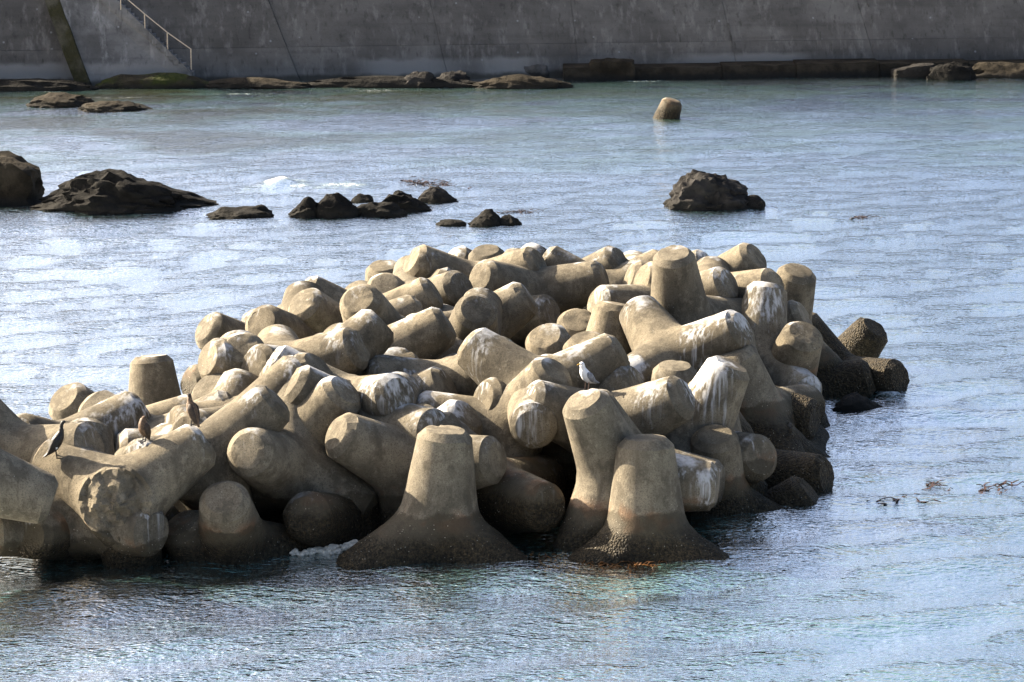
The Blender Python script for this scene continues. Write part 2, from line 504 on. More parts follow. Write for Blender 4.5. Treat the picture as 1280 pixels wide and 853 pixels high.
def rib():
    vs, fs = [], []
    n = 10
    for i in range(n + 1):
        z = -.6 + 6.6 * i / n
        xa, xb = wx(104) - .42 * z, wx(128) - .42 * z
        y = wall_y(xa, z)
        wob = .05 * fbm(Vector((z * 1.3, 0, 0)))
        pr = 1.25 - .12 * z
        vs += [(xa + wob, y + .1, z), (xa + .12 + wob, y - pr, z), (xb - .1 + wob, y - pr - .03, z), (xb + wob, y + .1, z)]
    for i in range(n):
        for k in range(4):
            fs.append((4 * i + k, 4 * i + (k + 1) % 4, 4 * i + 4 + (k + 1) % 4, 4 * i + 4 + k))
    fs += [(0, 1, 2, 3), tuple(4 * n + k for k in range(4))]
    o = link('buttress', mesh('buttress', vs, fs, 30), M_RIB)
    tag(o, 'narrow mossy concrete rib leaning up the seawall left of the stairs', 'buttress')
rib()

# ------------------------------------------------------------------ rocks
def rock(name, label, u0, u1, vt, vb, mat, seed, prof=None, depth=.7, rough=.22, angular=0.0, cat='rock', group=None, sub=4, flat=0.0):
    a, b = px(u0, vb), px(u1, vb)
    c = (a + b) / 2; hw = (b.x - a.x) / 2
    dist = (c - Vector((0, 0, CAM_H))).length
    h = (vb - vt) * dist / FPX * 1.0
    dep = max(hw * depth, .3)
    c.y += dep * .8
    bm = bmesh.new()
    bmesh.ops.create_icosphere(bm, subdivisions=sub, radius=1)
    sd = Vector((seed * 7.13, seed * 3.7, seed * 1.9))
    for v in bm.verts:
        d = v.co.copy()
        q = d * 1.6 + sd
        n = fbm(q, 5) * rough + abs(fbm(q * 2.3, 4)) * rough * .8 - rough * .2
        if angular:
            k = max(abs(d.x), abs(d.y) * 1.02, abs(d.z))
            d = d.lerp(d / k * .93, angular)
        p = d * (1 + n)
        z = p.z
        if flat and z > 0: z = min(z, flat + .12 * fbm(q * 1.5))/flat
        if prof:
            t = (p.x + 1) / 2 * (len(prof) - 1); t = min(max(t, 0), len(prof) - 1.001)
            i = int(t); z *= prof[i] * (1 - t + i) + prof[i + 1] * (t - i)
        v.co = Vector((p.x * hw, p.y * dep, z * h))
    me = bpy.data.meshes.new(name); bm.to_mesh(me); bm.free()
    me.shade_smooth(); me.set_sharp_from_angle(angle=R(38))
    o = link(name, me, mat); o.location = (c.x, c.y, -.02)
    tag(o, label, cat, group)
    return o

rock('sea_rock', 'large black hump of rock at left of the channel', 40, 262, 214, 266, M_ROCK, 1, [.35, .75, .98, 1.0, .72, .6, .42, .2], .5, .26, sub=5)
rock('sea_rock', 'small low black rock just right of the large black hump', 258, 342, 258, 274, M_ROCK, 2, [.6, .9, .7, .8, 1.0, .8], .6, .24)
rock('concrete_block', 'squared grey brown block cut off by the left edge', -70, 50, 196, 257, M_BROWN, 3, [1, 1, 1, 1.05, 1.0, .85, .78], .8, .16, .7, 'block')
rock('sea_rock', 'little pointed black rock at the left end of the rock chain', 360, 402, 247, 272, M_ROCK, 4, [.3, .7, 1, .8], .7, .25)
rock('sea_rock', 'rounded black rock second from left in the rock chain', 392, 452, 243, 272, M_ROCK, 5, [.8, 1, 1, .7, .5], .6, .2)
rock('sea_rock', 'long low black rock in the middle of the rock chain', 438, 508, 252, 271, M_ROCK, 6, [.7, .9, .8, .8, .6], .6, .25)
rock('sea_rock', 'knobbly grey black rock right of the middle of the chain', 470, 540, 240, 264, M_ROCK, 7, [.6, 1, .9, .8, .5, .4], .6, .28)
rock('sea_rock', 'grey topped rock at the right end of the rock chain', 522, 570, 235, 253, M_ROCK2, 8, [.6, 1, 1, .7, .4], .6, .22)
rock('sea_rock', 'tiny dark rock behind the rock chain left of the grey topped one', 440, 466, 243, 252, M_ROCK, 9, None, .7, .25, sub=3)
rock('sea_rock', 'small black rock alone in front of the chain', 588, 628, 264, 284, M_ROCK, 10, [.5, .9, 1, .8], .7, .22)
rock('sea_rock', 'tiny low black rock touching the lone small rock', 618, 652, 270, 283, M_ROCK, 11, None, .7, .25, sub=3)
rock('sea_rock', 'flat black sliver of rock left of the lone small rock', 546, 584, 275, 282, M_ROCK, 12, None, .5, .2, sub=3)
rock('sea_rock', 'big flat topped grey rock standing alone at right', 834, 942, 221, 263, M_ROCK2, 13, [.72, 1.0, 1.02, 1.0, .98, .8, .55], .75, .22, .35, sub=5)
rock('sea_rock', 'small black rock at the right foot of the big flat topped rock', 926, 958, 246, 262, M_ROCK, 14, None, .8, .25, sub=3)
rock('sea_rock', 'half sunken dark rock in the foam below the right edge of the pile', 1042, 1104, 494, 513, M_ROCK2, 15, [.5, .9, 1, .7, .4], .6, .2)
rock('sea_rock', 'brown reef slab low in the water before the mossy rib', 30, 112, 120, 134, M_BROWN, 16, None, .8, .2)
rock('sea_rock', 'thin brown reef slab right of the thicker one below the stairs', 92, 184, 129, 140, M_BROWN, 17, None, .7, .2)
rock('sea_rock', 'green weedy shelf at the foot of the staircase', 118, 272, 92, 111, M_MOSS, 18, [.8, 1, .9, 1, .95, .6], .3, .14)
rock('sea_rock', 'brown weedy shelf right of the green one', 235, 400, 97, 111, M_BROWN, 19, [.8, .8, .9, .7, .5], .3, .16)
rock('sea_rock', 'long dark shelf at the wall foot in the middle', 370, 610, 97, 110, M_ROCK, 20, None, .14, .18)
rock('sea_rock', 'dark grey boulder at the wall foot, left of a pair', 500, 548, 91, 110, M_ROCK2, 21, None, .7, .2)
rock('sea_rock', 'dark grey boulder at the wall foot, right of a pair', 542, 592, 90, 108, M_ROCK2, 22, None, .7, .2)
rock('sea_rock', 'reddish brown flat rock right of the two boulders', 588, 716, 95, 111, M_BROWN, 23, [.7, .9, 1, .9, .8], .3, .18)
rock('concrete_block', 'pale broken block leaning at the foot of the wall', 652, 686, 80, 97, M_PALE, 24, None, .7, .12, .7, 'block')
rock('concrete_block', 'brown block stacked on the long ledge at the wall foot', 734, 796, 73, 100, M_BROWN, 25, None, .5, .08, .9, 'block')
rock('concrete_block', 'pale squared lump on the ledge right of centre', 982, 996, 69, 90, M_PALE, 26, None, .8, .12, .8, 'block', sub=3)
rock('concrete_block', 'grey slab lying tilted on the right of the ledge', 1115, 1172, 80, 98, M_ROCK2, 27, [.6, .8, 1, 1], .6, .10, .8, 'block')
rock('sea_rock', 'dark weedy rock against the ledge near the right edge', 1160, 1222, 80, 100, M_ROCK, 28, None, .5, .2)
rock('sea_rock', 'low brown rock at the far right of the shore', 1210, 1320, 80, 98, M_BROWN, 29, None, .4, .2)
rock('sea_rock', 'low dark shelf under the wall at the far left', -60, 118, 100, 114, M_ROCK, 30, None, .25, .2)
rock('sea_rock', 'pale lump of rock poking from the water beside the front upright tetrapod', 513, 548, 685, 697, M_BROWN, 31, None, .8, .25, sub=3)

def ledge():
    root = empty('toe_ledge', (wx(990), wall_y(wx(990), 0) - 1.2, 0))
    tag(root, 'long low concrete ledge along the right foot of the seawall', 'ledge')
    pm = Matrix.Translation(-root.location)
    cuts = [704, 790, 905, 1000, 1108, 1225, 1400]
    for k, (a, b) in enumerate(zip(cuts[:-1], cuts[1:])):
        x0, x1 = wx(a) + .02, wx(b) - .02
        top = [.62, .55, .60, .66, .58, .5][k]
        bm = bmesh.new()
        nx = 10
        vs, fs = [], []
        for i in range(nx + 1):
            x = x0 + (x1 - x0) * i / nx; y = wall_y(x, 0)
            j = .09 * fbm(Vector((x * .8, k, 1)))
            sec = [(y - 2.0 + j, -.6), (y - 1.9 + j * 2, top * .5 + j), (y - 1.7 + j, top + j * .6), (y - .9, top + .03 + j * .4), (y + .1, top + .05), (y + .1, -.6)]
            vs += [(x, yy, zz) for yy, zz in sec]
        m = 6
        for i in range(nx):
            for q in range(m):
                fs.append((i * m + q, i * m + (q + 1) % m, (i + 1) * m + (q + 1) % m, (i + 1) * m + q))
        fs += [tuple(range(m)), tuple(nx * m + q for q in range(m))]
        me = mesh('ledge_block', vs, fs, 30); me.transform(pm)
        link('ledge_block', me, M_BROWN, root)
        bm.free()
ledge()

# ------------------------------------------------------------------ tetrapods
HT = 2.88
T, RT, SL = .644 * HT, .152 * HT, .145
AX = [Vector((0, 0, 1)), Vector((math.sqrt(8 / 9), 0, -1 / 3)), Vector((-math.sqrt(2 / 9), math.sqrt(2 / 3), -1 / 3)), Vector((-math.sqrt(2 / 9), -math.sqrt(2 / 3), -1 / 3))]
NPHI = 36

def template():
    """verts (leg id, axial t) of a whole tetrapod, closed and welded at the joints between its legs"""
    V, F, info = [], [], []
    ch = .125; rc = RT - .105; fl = .05
    for j in range(4):
        d = AX[j]; k = (j + 1) % 4
        e0 = (AX[k] - d * AX[k].dot(d)).normalized(); e1 = d.cross(e0)
        base = len(V)
        rings = 0
        prof_n = 18
        for f in range(NPHI):
            phi = 2 * math.pi * f / NPHI
            dl = (phi + math.pi / 3) % (2 * math.pi / 3) - math.pi / 3
            cd = .70711 * math.cos(dl)
            te = cd * (RT + SL * T + fl) / (1 + cd * SL)
            e = e0 * math.cos(phi) + e1 * math.sin(phi)
            pr = [(T, rc * .5), (T, rc - .012), (T - .004, rc), (T - ch * .5, RT - .045), (T - ch, RT + SL * ch)]
            t0 = T - ch - .05
            for i in range(12):
                s = (i / 11) ** .85
                t = t0 + (te - t0) * s
                r = RT + SL * (T - t) + fl * math.exp(-(t - te) / .10)
                pr.append((t, r))
            for t, r in pr:
                V.append(d * t + e * r); info.append((j, t))
        prof_n = len(pr)
        c = len(V); V.append(d * T); info.append((j, T))
        for f in range(NPHI):
            g = (f + 1) % NPHI
            F.append((c, base + f * prof_n, base + g * prof_n))
            for i in range(prof_n - 1):
                a, b = base + f * prof_n + i, base + g * prof_n + i
                F.append((a, a + 1, b + 1, b))
    # weld the seams
    key = {}; remap = []; V2 = []; I2 = []
    for v, i in zip(V, info):
        q = (round(v.x, 3), round(v.y, 3), round(v.z, 3))
        hitk = None
        for dx in (0, .001, -.001):
            for dy in (0, .001, -.001):
                for dz in (0, .001, -.001):
                    qq = (round(q[0] + dx, 3), round(q[1] + dy, 3), round(q[2] + dz, 3))
                    if qq in key: hitk = key[qq]; break
                if hitk is not None: break
            if hitk is not None: break
        if hitk is None:
            key[q] = len(V2); remap.append(len(V2)); V2.append(v); I2.append(i)
        else: remap.append(hitk)
    F2 = []
    for f in F:
        g = []
        for i in f:
            if remap[i] not in g: g.append(remap[i])
        if len(g) > 2: F2.append(tuple(g))
    return V2, F2, I2
TV, TF, TI = template()

POSES = [
 (201, -7.007,49.659,1.154, 0.8122,-0.3327,-0.4637,0.1211),
 (32, -1.842,52.100,1.155, 0.8237,0.3720,-0.3513,-0.2443),
 (34, -1.361,50.563,0.240, 0.2917,-0.0317,0.0200,-0.9558),
 (36, 2.469,50.612,-0.029, 0.2663,0.0030,-0.0174,-0.9637),
 (74, 3.407,59.171,1.785, 0.8419,-0.3599,-0.3311,-0.2280),
 (71, 3.702,61.345,2.228, 0.7184,0.1776,0.0827,-0.6675),
 (76, 5.375,61.681,1.243, 0.8995,-0.1600,0.0160,-0.4063),
 (93, 5.174,58.811,0.590, 0.9046,0.0722,-0.1986,0.3702),
 (30, -4.261,52.004,1.228, 0.1270,0.2553,0.5015,-0.8168),
 (50, -0.878,66.853,1.981, 0.3136,0.4998,0.0015,-0.8074),
 (83, 0.906,54.930,1.596, 0.7881,0.4203,-0.4251,-0.1466),
 (70, 3.434,63.165,2.130, 0.2324,0.6151,0.1235,-0.7433),
 (85, 1.818,53.578,1.567, 0.8233,0.3158,-0.4442,-0.1583),
 (58, 0.465,66.329,1.972, 0.3159,0.5123,0.2129,-0.7697),
 (60, 2.214,67.733,1.603, 0.5288,0.2990,-0.3556,-0.7103),
 (102, 6.232,65.156,1.206, 0.9651,0.1416,0.1248,-0.1815),
 (17, -3.625,62.324,1.533, 0.5800,0.4130,0.0399,-0.7010),
 (68, 4.445,66.046,1.983, 0.2630,0.5779,-0.0655,-0.7698),
 (19, -4.564,55.818,2.129, 0.8082,0.4027,-0.4132,-0.1182),
 (41, -0.133,54.127,1.337, 0.2521,0.5600,-0.2425,-0.7511),
 (7, -5.690,51.307,1.407, 0.4831,0.6098,0.1553,-0.6087),
 (18, -3.284,63.820,1.571, 0.4166,0.4319,-0.1446,-0.7868),
 (1, -7.998,56.197,0.590, 0.9076,0.2380,-0.3065,0.1603),
 (37, 0.561,54.297,2.061, 0.2126,0.1696,-0.7219,0.6363),
 (6, -5.788,53.307,1.026, 0.5841,0.5452,-0.3405,-0.4956),
 (53, -0.492,65.729,1.353, 0.1805,0.4168,-0.0375,-0.8901),
 (5, -4.906,53.630,1.586, 0.3588,0.6619,0.0515,-0.6561),
 (21, -3.934,55.669,2.041, 0.5497,0.5582,0.0856,-0.6155),
 (2, -8.597,53.030,1.117, 0.8602,-0.1869,0.4721,0.0470),
 (3, -7.484,58.789,0.162, 0.2292,-0.0496,0.0439,0.9711),
 (8, -9.243,51.049,1.495, 0.7382,0.4214,0.4315,0.3021),
 (9, -9.850,48.682,1.958, 0.0094,0.8125,0.0596,0.5799),
 (10, -7.988,50.815,0.471, 0.4927,0.2462,-0.6217,0.5569),
 (12, -7.844,50.299,0.668, 0.3895,0.7033,-0.0334,0.5937),
 (13, -5.250,50.721,-0.885, 0.9308,0.2445,-0.1541,-0.2239),
 (14, -5.068,50.478,-0.058, 0.9292,0.3605,-0.0441,0.0690),
 (15, -5.532,63.187,0.998, 0.7166,-0.0243,-0.4819,0.5037),
 (16, -4.657,61.723,1.576, 0.1957,0.3297,0.3826,-0.8406),
 (20, -5.270,56.093,1.697, 0.3472,0.1558,0.3618,-0.8511),
 (22, -5.124,52.834,1.549, 0.4770,-0.3654,0.0605,-0.7971),
 (24, -5.207,55.224,0.838, 0.2237,0.2533,0.1946,-0.9208),
 (25, -5.908,64.559,0.263, 0.6077,0.0349,-0.6653,0.4323),
 (26, -6.854,53.336,1.077, 0.8518,0.0727,0.4726,0.2140),
 (28, -2.727,53.059,1.667, 0.7157,-0.1504,-0.4392,0.5218),
 (29, -4.263,52.801,1.303, 0.9107,0.0932,0.3574,-0.1851),
 (31, -3.265,51.815,0.021, 0.7389,0.3851,-0.3894,0.3926),
 (35, 1.979,51.524,1.127, 0.3627,0.2362,0.0821,-0.8977),
 (38, -2.053,53.956,0.625, 0.1276,0.3705,-0.0932,0.9153),
 (39, -3.155,53.734,1.867, 0.6641,0.1713,0.5407,-0.4871),
 (40, -2.810,55.262,1.269, 0.6096,0.4138,0.2725,0.6188),
 (42, -1.293,56.113,1.711, 0.5388,-0.3014,-0.5036,0.6043),
 (43, -2.510,57.173,0.806, 0.9241,0.2178,-0.0095,0.3139),
 (44, -2.904,58.171,1.896, 0.8713,-0.0265,0.4868,-0.0561),
 (47, -2.759,59.990,2.024, 0.9075,0.3951,-0.0872,-0.1129),
 (48, -2.931,66.846,1.106, 0.4711,0.2061,0.3253,-0.7936),
 (49, -3.016,69.201,0.604, 0.1653,-0.0105,-0.1398,0.9762),
 (51, -0.198,72.185,1.007, 0.7423,0.3885,-0.2357,-0.4924),
 (52, -0.440,70.267,0.828, 0.4354,0.1153,0.1058,-0.8865),
 (54, -2.308,65.645,1.680, 0.5742,0.5118,-0.0269,0.6384),
 (61, -0.953,61.044,1.688, 0.1596,0.0158,0.4190,-0.8937),
 (62, -1.130,63.060,1.542, 0.8860,-0.0104,0.4612,-0.0470),
 (64, 1.475,63.194,0.744, 0.6279,0.2053,-0.2445,0.7098),
 (66, 1.304,68.764,1.527, 0.7895,0.3646,0.2636,0.4175),
 (69, 4.467,63.732,2.246, 0.1866,0.5381,0.1012,-0.8157),
 (73, 1.954,60.831,0.953, 0.7034,0.0284,0.0863,0.7050),
 (77, 1.187,58.601,1.265, 0.7971,0.1778,-0.2856,0.5014),
 (81, 1.825,56.436,1.252, 0.6288,0.2005,0.0678,-0.7483),
 (91, 3.360,57.958,0.225, 0.5922,0.0476,0.0662,-0.8017),
 (92, 3.469,54.130,1.137, 0.5671,-0.1444,0.1620,-0.7945),
 (94, 6.011,58.568,-0.505, 0.1304,0.2893,0.1830,-0.9305),
 (95, 3.989,53.762,-0.088, 0.9740,0.1986,-0.0098,-0.1081),
 (96, 3.984,54.932,0.599, 0.5170,0.5506,-0.2407,0.6096),
 (97, 2.159,52.563,0.964, 0.0806,-0.6718,0.2724,-0.6841),
 (98, 4.704,56.105,-0.010, 0.1939,0.6220,-0.1832,0.7362),
 (99, 4.464,54.459,-0.975, 0.8326,-0.0703,0.4110,-0.3646),
 (100, 4.792,59.805,0.748, 0.3301,-0.3973,0.6172,-0.5935),
 (104, 3.318,70.507,1.431, 0.5793,0.4971,0.2132,0.6098),
 (105, 5.971,61.710,0.704, 0.8602,0.2245,0.2211,-0.4010),
 (106, 5.071,63.367,1.217, 0.3030,-0.3840,0.3074,-0.8162),
 (107, 7.863,68.653,-0.517, 0.8582,0.2711,0.1781,0.3978),
 (108, 6.587,64.894,-0.131, 0.5246,0.5059,0.3039,0.6136),
 (109, 7.743,66.081,-0.087, 0.5371,-0.0198,0.6180,-0.5738),
 (113, -0.361,52.190,0.603, 0.1462,0.4812,-0.4716,0.7243),
 (300, 6.491,124.391,-0.960, 0.9403,0.1034,0.1217,0.3006),
]

# leg stubs that are broken off: tetrapod key -> rule
HEAVY = {74: 1.5, 76: 1.3, 92: 1.5, 34: 1.25, 29: 1.3, 30: .5, 32: .35, 37: 1.0, 2: 1.0, 21: 1.1, 22: .8, 27: .8, 7: .9, 35: 1.1, 36: .5, 3: .8,
         83: .9, 85: 1.2, 42: .8, 43: .9, 39: 1.3, 38: 1.1, 40: .9, 46: .8, 45: .9, 47: .8, 91: 1.1, 77: 1.0, 61: .7, 44: .8, 82: .9, 41: .9, 1: .8, 20: .8,
         51: 1.5, 104: 1.3, 103: 1.2, 70: .9, 62: .9, 58: .5, 50: .4, 54: .6, 64: .4, 201: .9, 9: .9, 14: .6, 19: .8, 6: .9, 28: .8, 73: .9, 71: .5}
LABELS = {}
# how far above the usual tide line the splash keeps a block dark and weedy
WET = {99: .9, 98: .7, 100: .8, 105: .5, 106: .4, 107: 1.1, 108: .9, 109: 1.0, 93: .35, 96: .25, 31: .35, 14: -.05, 13: -.15, 12: -.25, 10: .05, 113: .45, 102: .3, 97: .25, 94: .2}
LABELS = {
 201: 'large V-shaped tetrapod at the left front with a rough broken-off leg facing the viewer',
 32: 'tetrapod with a lit slanted end pointing left, just behind the front upright left of centre',
 34: 'upright tetrapod in the water left of centre, droppings running down from its flat top',
 36: 'upright tetrapod at the front right corner of the pile, feet spread in the water',
 74: 'bird-whitened tetrapod with one stout leg pointing right, below the tall round-topped upright',
 71: 'tall pale upright leg with a rounded top at the rear right of the pile',
 76: 'upright tetrapod with a whitened cap near the right side, before the darkest upright',
 93: 'tetrapod whose long shaded leg slopes down right behind the white-peaked leg',
 30: 'tetrapod showing a clean round end disc, right of the V-shaped tetrapod',
 50: 'tetrapod at the back crest with a broad lit end pointing left',
 83: 'tetrapod with a lit end disc pointing left above the front upright left of centre',
 70: "tetrapod lying low with a lit end left of the tall round-topped upright's foot",
 85: 'tetrapod with a heavily whitened leg pointing right, right of the gull',
 58: 'long tetrapod on the rear crest, lit end disc left and thick shaft to the right',
 60: 'tetrapod at the very back with two low legs spread left and right',
 102: 'darkest upright leg at the right rear, against the open water',
 17: 'tetrapod with a big lit end tilted up left, highest on the left slope',
 68: 'tetrapod with a dark end facing right at the rear right corner of the crest',
 19: 'tetrapod on the left slope with two legs, the lower lit end facing the water',
 41: 'small peaked tetrapod between the gull and the front upright left of centre',
 7: 'tetrapod with a stout leg rising right from behind the V-shaped tetrapod',
 18: 'tetrapod just behind the big tilted end on the left slope, pointing up left',
 1: 'tetrapod at the left edge of the water with a lit end behind the streaked leg',
 37: 'tetrapod under the gull, its dark round end facing the viewer left of the leaning cap',
 6: 'low tetrapod in the gap behind the two left cormorants',
 53: "tetrapod half hidden on the rear slope below the crest's lit slanted end",
 5: 'tetrapod buried under the streaked legs left of the middle, only ends showing',
 21: 'tetrapod with a streaked lit disc facing the viewer on the middle of the left slope',
 2: 'streaked leg slanting up right behind the first cormorant at the left',
 3: 'short upright tetrapod with a flat top and tapering sides, alone at the left water',
 8: 'tetrapod entering from the left edge above the V-shaped one, end in shade',
 9: 'tetrapod entering from the left edge below the V-shaped one, streaked with white',
 10: 'wet dark tetrapod lowest at the left front corner, end facing the viewer',
 12: "wet tetrapod lying at the waterline below the V-shaped one's broken leg",
 13: 'barnacled tetrapod at the waterline with a lit cap tilted up left',
 14: 'tetrapod with a shaded end facing up toward the viewer beneath the clean round disc',
 15: 'leftmost tetrapod on the upper left slope, lit end over the water',
 16: 'tetrapod with an end half in shade, second from left on the upper left slope',
 20: 'tetrapod with a disc facing the viewer just left of the streaked lit disc',
 22: 'long lit leg slanting up right above the thick leg left of the middle',
 24: 'small tetrapod end with a shaded rim on the lower left slope',
 25: 'tetrapod end peeping out beside the short flat-topped upright at the left',
 26: 'low lit leg slanting up right among the buried ones on the left',
 28: 'rounded lit leg end left of the streaked thick leg in the middle',
 29: 'thick leg with white streaks pointing up right, above the lit slanted end',
 31: 'dark barnacled tetrapod at the waterline with a round end facing the viewer',
 35: 'leaning tetrapod with a bright flat cap, in front of the gull',
 38: 'rounded leg end peeping over the front upright left of centre',
 39: 'dark end disc with bold white streaks left of the middle of the pile',
 40: 'leg with a whitened ridge pointing right, above the disc with bold streaks',
 42: 'tetrapod with a thin lit end edge pointing left in the middle of the pile',
 43: 'small dark top with a smear of white in the middle of the pile',
 44: 'biggest leg in the middle of the pile, pale ridge pointing up right',
 47: 'tetrapod with a round disc and lit left rim on the upper left slope',
 48: 'dark round end just below the small upright on the rear left crest',
 49: 'small rounded upright on the rear left crest',
 51: 'white-splashed broken end on the rear crest',
 52: 'small rounded top on the rear crest beside the white-splashed end',
 54: "dark end disc on the rear slope below the crest's white-splashed end",
 61: 'grey end disc facing the viewer square on, upper middle of the pile',
 62: 'leg slanting up right beside the grey square-on disc',
 64: 'small dark rounded end in the hollow right of the grey discs',
 66: 'leg with a dark end pointing up right on the rear crest right of centre',
 69: 'tetrapod left of the tall round-topped upright, ends bunched together',
 73: 'rounded upright leg left of the bird-whitened one',
 77: 'tetrapod with a lit oval cap tilted up, centre right of the pile',
 81: 'low rounded leg below the lit oval cap at centre right',
 91: 'blunt top with white splashes left of the white-peaked leg',
 92: 'white-peaked leg pointing up right on the right slope',
 94: 'chipped angular tetrapod leg with a broken edge low on the right side',
 95: 'tetrapod with an oval cap facing up at the lower right',
 96: 'tetrapod with a round shaded end beside the oval cap at the lower right',
 97: 'leg pointing right with a blunt end behind the front right upright',
 98: 'long dark leg pointing right at the lower right waterline',
 99: 'low wet leg sloping into the water at the lower right',
 100: 'dark wet end at the right waterline below the long sloping leg',
 104: 'low barnacled leg at the rear edge right of the tall round-topped upright',
 105: 'rounded dark end at the right rear below the darkest upright',
 106: 'small dark end wedged behind the whitened cap at the right',
 107: 'stubby dark leg leaning out of the water at the far right',
 108: 'leg lying flat in the water at the right, pointing away from the pile',
 109: 'wet rounded end lowest at the far right, washed by foam',
 113: 'dark leg pointing down right between the two front uprights',
 300: 'single sandy tetrapod leg poking from the far water near the seawall',
}
SIZE = {34: 1.10, 36: 1.14}
TETRA_OBJ = {}
def tetrapod(row):
    key, cx, cy, cz, qw, qx, qy, qz = row
    q = Quaternion((qw, qx, qy, qz)).normalized()
    M = q.to_matrix(); C = Vector((cx, cy, cz))
    rnd = random.Random(key * 31 + 7)
    sd = Vector((rnd.uniform(-50, 50), rnd.uniform(-50, 50), rnd.uniform(-50, 50)))
    ax = [M @ a for a in AX]
    broken, bl = None, 0
    if key == 201: broken, bl = min(range(4), key=lambda i: ax[i].y), T * .29
    if key == 94: broken, bl = max(range(4), key=lambda i: (ax[i].z - ax[i].y)), T * .72
    vs = []
    k = SIZE.get(key, 1)
    for v, (j, t) in zip(TV, TI):
        p = v.copy()
        rough = .009
        if j == broken and t > bl:
            f = (T - t) / (T - bl)
            lat = (v - AX[j] * t)
            dirn = lat.normalized() if lat.length > 1e-6 else lat
            r = (RT + SL * (T - bl)) * (f * .96 + .02) if lat.length > 1e-6 else 0
            p = AX[j] * bl + dirn * r
            n = fbm(p * 2.6 + sd, 6)
            p = AX[j] * (bl + .12 * n + .13 * abs(fbm(p * 7 + sd, 5)) + .10 * (1 - f) - .10 * f) + dirn * r * (1 + .05 * fbm(p * 4 + sd * 2))
        else:
            nn = v.normalized()
            n = fbm(v * 1.7 + sd, 3) * .006 + fbm(v * 7 + sd, 3) * .003
            wz_ = (M @ v).z * k + cz - WET.get(key, 0)
            if wz_ < .8: n += .045 * max(0, fbm(v * 6.5 + sd, 3)) * min(1, (.8 - wz_) * 3)
            if t > T - .003: n *= .15
            # worn, slightly chipped rims at the leg ends
            if t > T - .17:
                lat = (v - AX[j] * t).length
                chip = fbm(v * 3.1 + sd * 1.7, 4)
                n -= max(0, chip - .30) * .09 * min(1, max(0, (lat - .18) / .12))
            p += nn * n
        vs.append(p * k)
    me = bpy.data.meshes.new('tetrapod')
    me.from_pydata(vs, [], TF)
    bm = bmesh.new(); bm.from_mesh(me); bmesh.ops.recalc_face_normals(bm, faces=bm.faces); bm.to_mesh(me); bm.free()
    me.shade_smooth(); me.set_sharp_from_angle(angle=R(24))
    # droppings: land on the highest rim of each leg that rises, then run down
    amt = HEAVY.get(key, .55)
    sp = []
    for j in range(4):
        if ax[j].z < -.25: continue
        h = Vector((0, 0, 1)) - ax[j] * ax[j].z
        hl = h.length; h = h / hl if hl > .05 else Vector((1, 0, 0))
        for k in range(5):
            t = T - rnd.choice((.02, .08, .12, .2, .45, .8))
            a = rnd.gauss(0, .4)
            hh = (h * math.cos(a) + ax[j].cross(h) * math.sin(a)) * min(1, hl * 2.2)
            r = RT + SL * (T - t) - (.06 if t > T - .1 else 0)
            sp.append((ax[j] * t + hh * r, rnd.uniform(.10, .22) * (1 + .4 * amt), rnd.uniform(.25, .7) * (1 + .8 * amt), amt * rnd.uniform(.4, 1.0)))
    P = np.array([M @ v for v in vs]); g = np.zeros(len(P))
    for s, wd, ln, a in sp:
        dh = np.hypot(P[:, 0] - s.x, P[:, 1] - s.y); dz = s.z - P[:, 2]
        g = np.maximum(g, a * np.exp(-(dh / wd / 1.3) ** 2) * np.where(dz > -.12, np.exp(-np.clip(dz, 0, None) / ln), 0))
    at = me.attributes.new('tide', 'FLOAT', 'POINT'); at.data.foreach_set('value', np.full(len(P), WET.get(key, 0), np.float32))
    at = me.attributes.new('guano', 'FLOAT', 'POINT'); at.data.foreach_set('value', np.clip(g, 0, 1.4).astype(np.float32))
    o = link('tetrapod', me, M_CON)
    o.location = C; o.rotation_mode = 'QUATERNION'; o.rotation_quaternion = q
    lb = LABELS.get(key)
    tag(o, lb or 'concrete tetrapod number %d' % key, 'tetrapod', 'concrete tetrapods of the breakwater')
    TETRA_OBJ[key] = o
    return o
for row in POSES: tetrapod(row)

# ------------------------------------------------------------------ birds
def rings(sp, n=14, cap=True):
    """closed tube through (point, half width, half depth) with a smooth spine"""
    P = [Vector(p) for p, a, b in sp]
    pts, ra, rb = [], [], []
    for i in range(len(P) - 1):
        p0, p1, p2, p3 = P[max(i - 1, 0)], P[i], P[i + 1], P[min(i + 2, len(P) - 1)]
        for k in range(4):
            t = k / 4
            pts.append(.5 * ((2 * p1) + (p2 - p0) * t + (2 * p0 - 5 * p1 + 4 * p2 - p3) * t * t + (3 * p1 - p0 - 3 * p2 + p3) * t ** 3))
            ra.append(sp[i][1] * (1 - t) + sp[i + 1][1] * t); rb.append(sp[i][2] * (1 - t) + sp[i + 1][2] * t)
    pts.append(P[-1]); ra.append(sp[-1][1]); rb.append(sp[-1][2])
    vs, fs = [], []
    for i, p in enumerate(pts):
        d = (pts[min(i + 1, len(pts) - 1)] - pts[max(i - 1, 0)]).normalized()
        side = Vector((0, 1, 0)); up = side.cross(d).normalized() if abs(d.y) < .95 else Vector((0, 0, 1))
        for k in range(n):
            t = 2 * math.pi * k / n
            vs.append(p + side * math.cos(t) * ra[i] + up * math.sin(t) * rb[i])
    for i in range(len(pts) - 1):
        for k in range(n):
            fs.append((i * n + k, i * n + (k + 1) % n, (i + 1) * n + (k + 1) % n, (i + 1) * n + k))
    fs.append(tuple(range(n))); fs.append(tuple((len(pts) - 1) * n + k for k in range(n)))
    return vs, fs

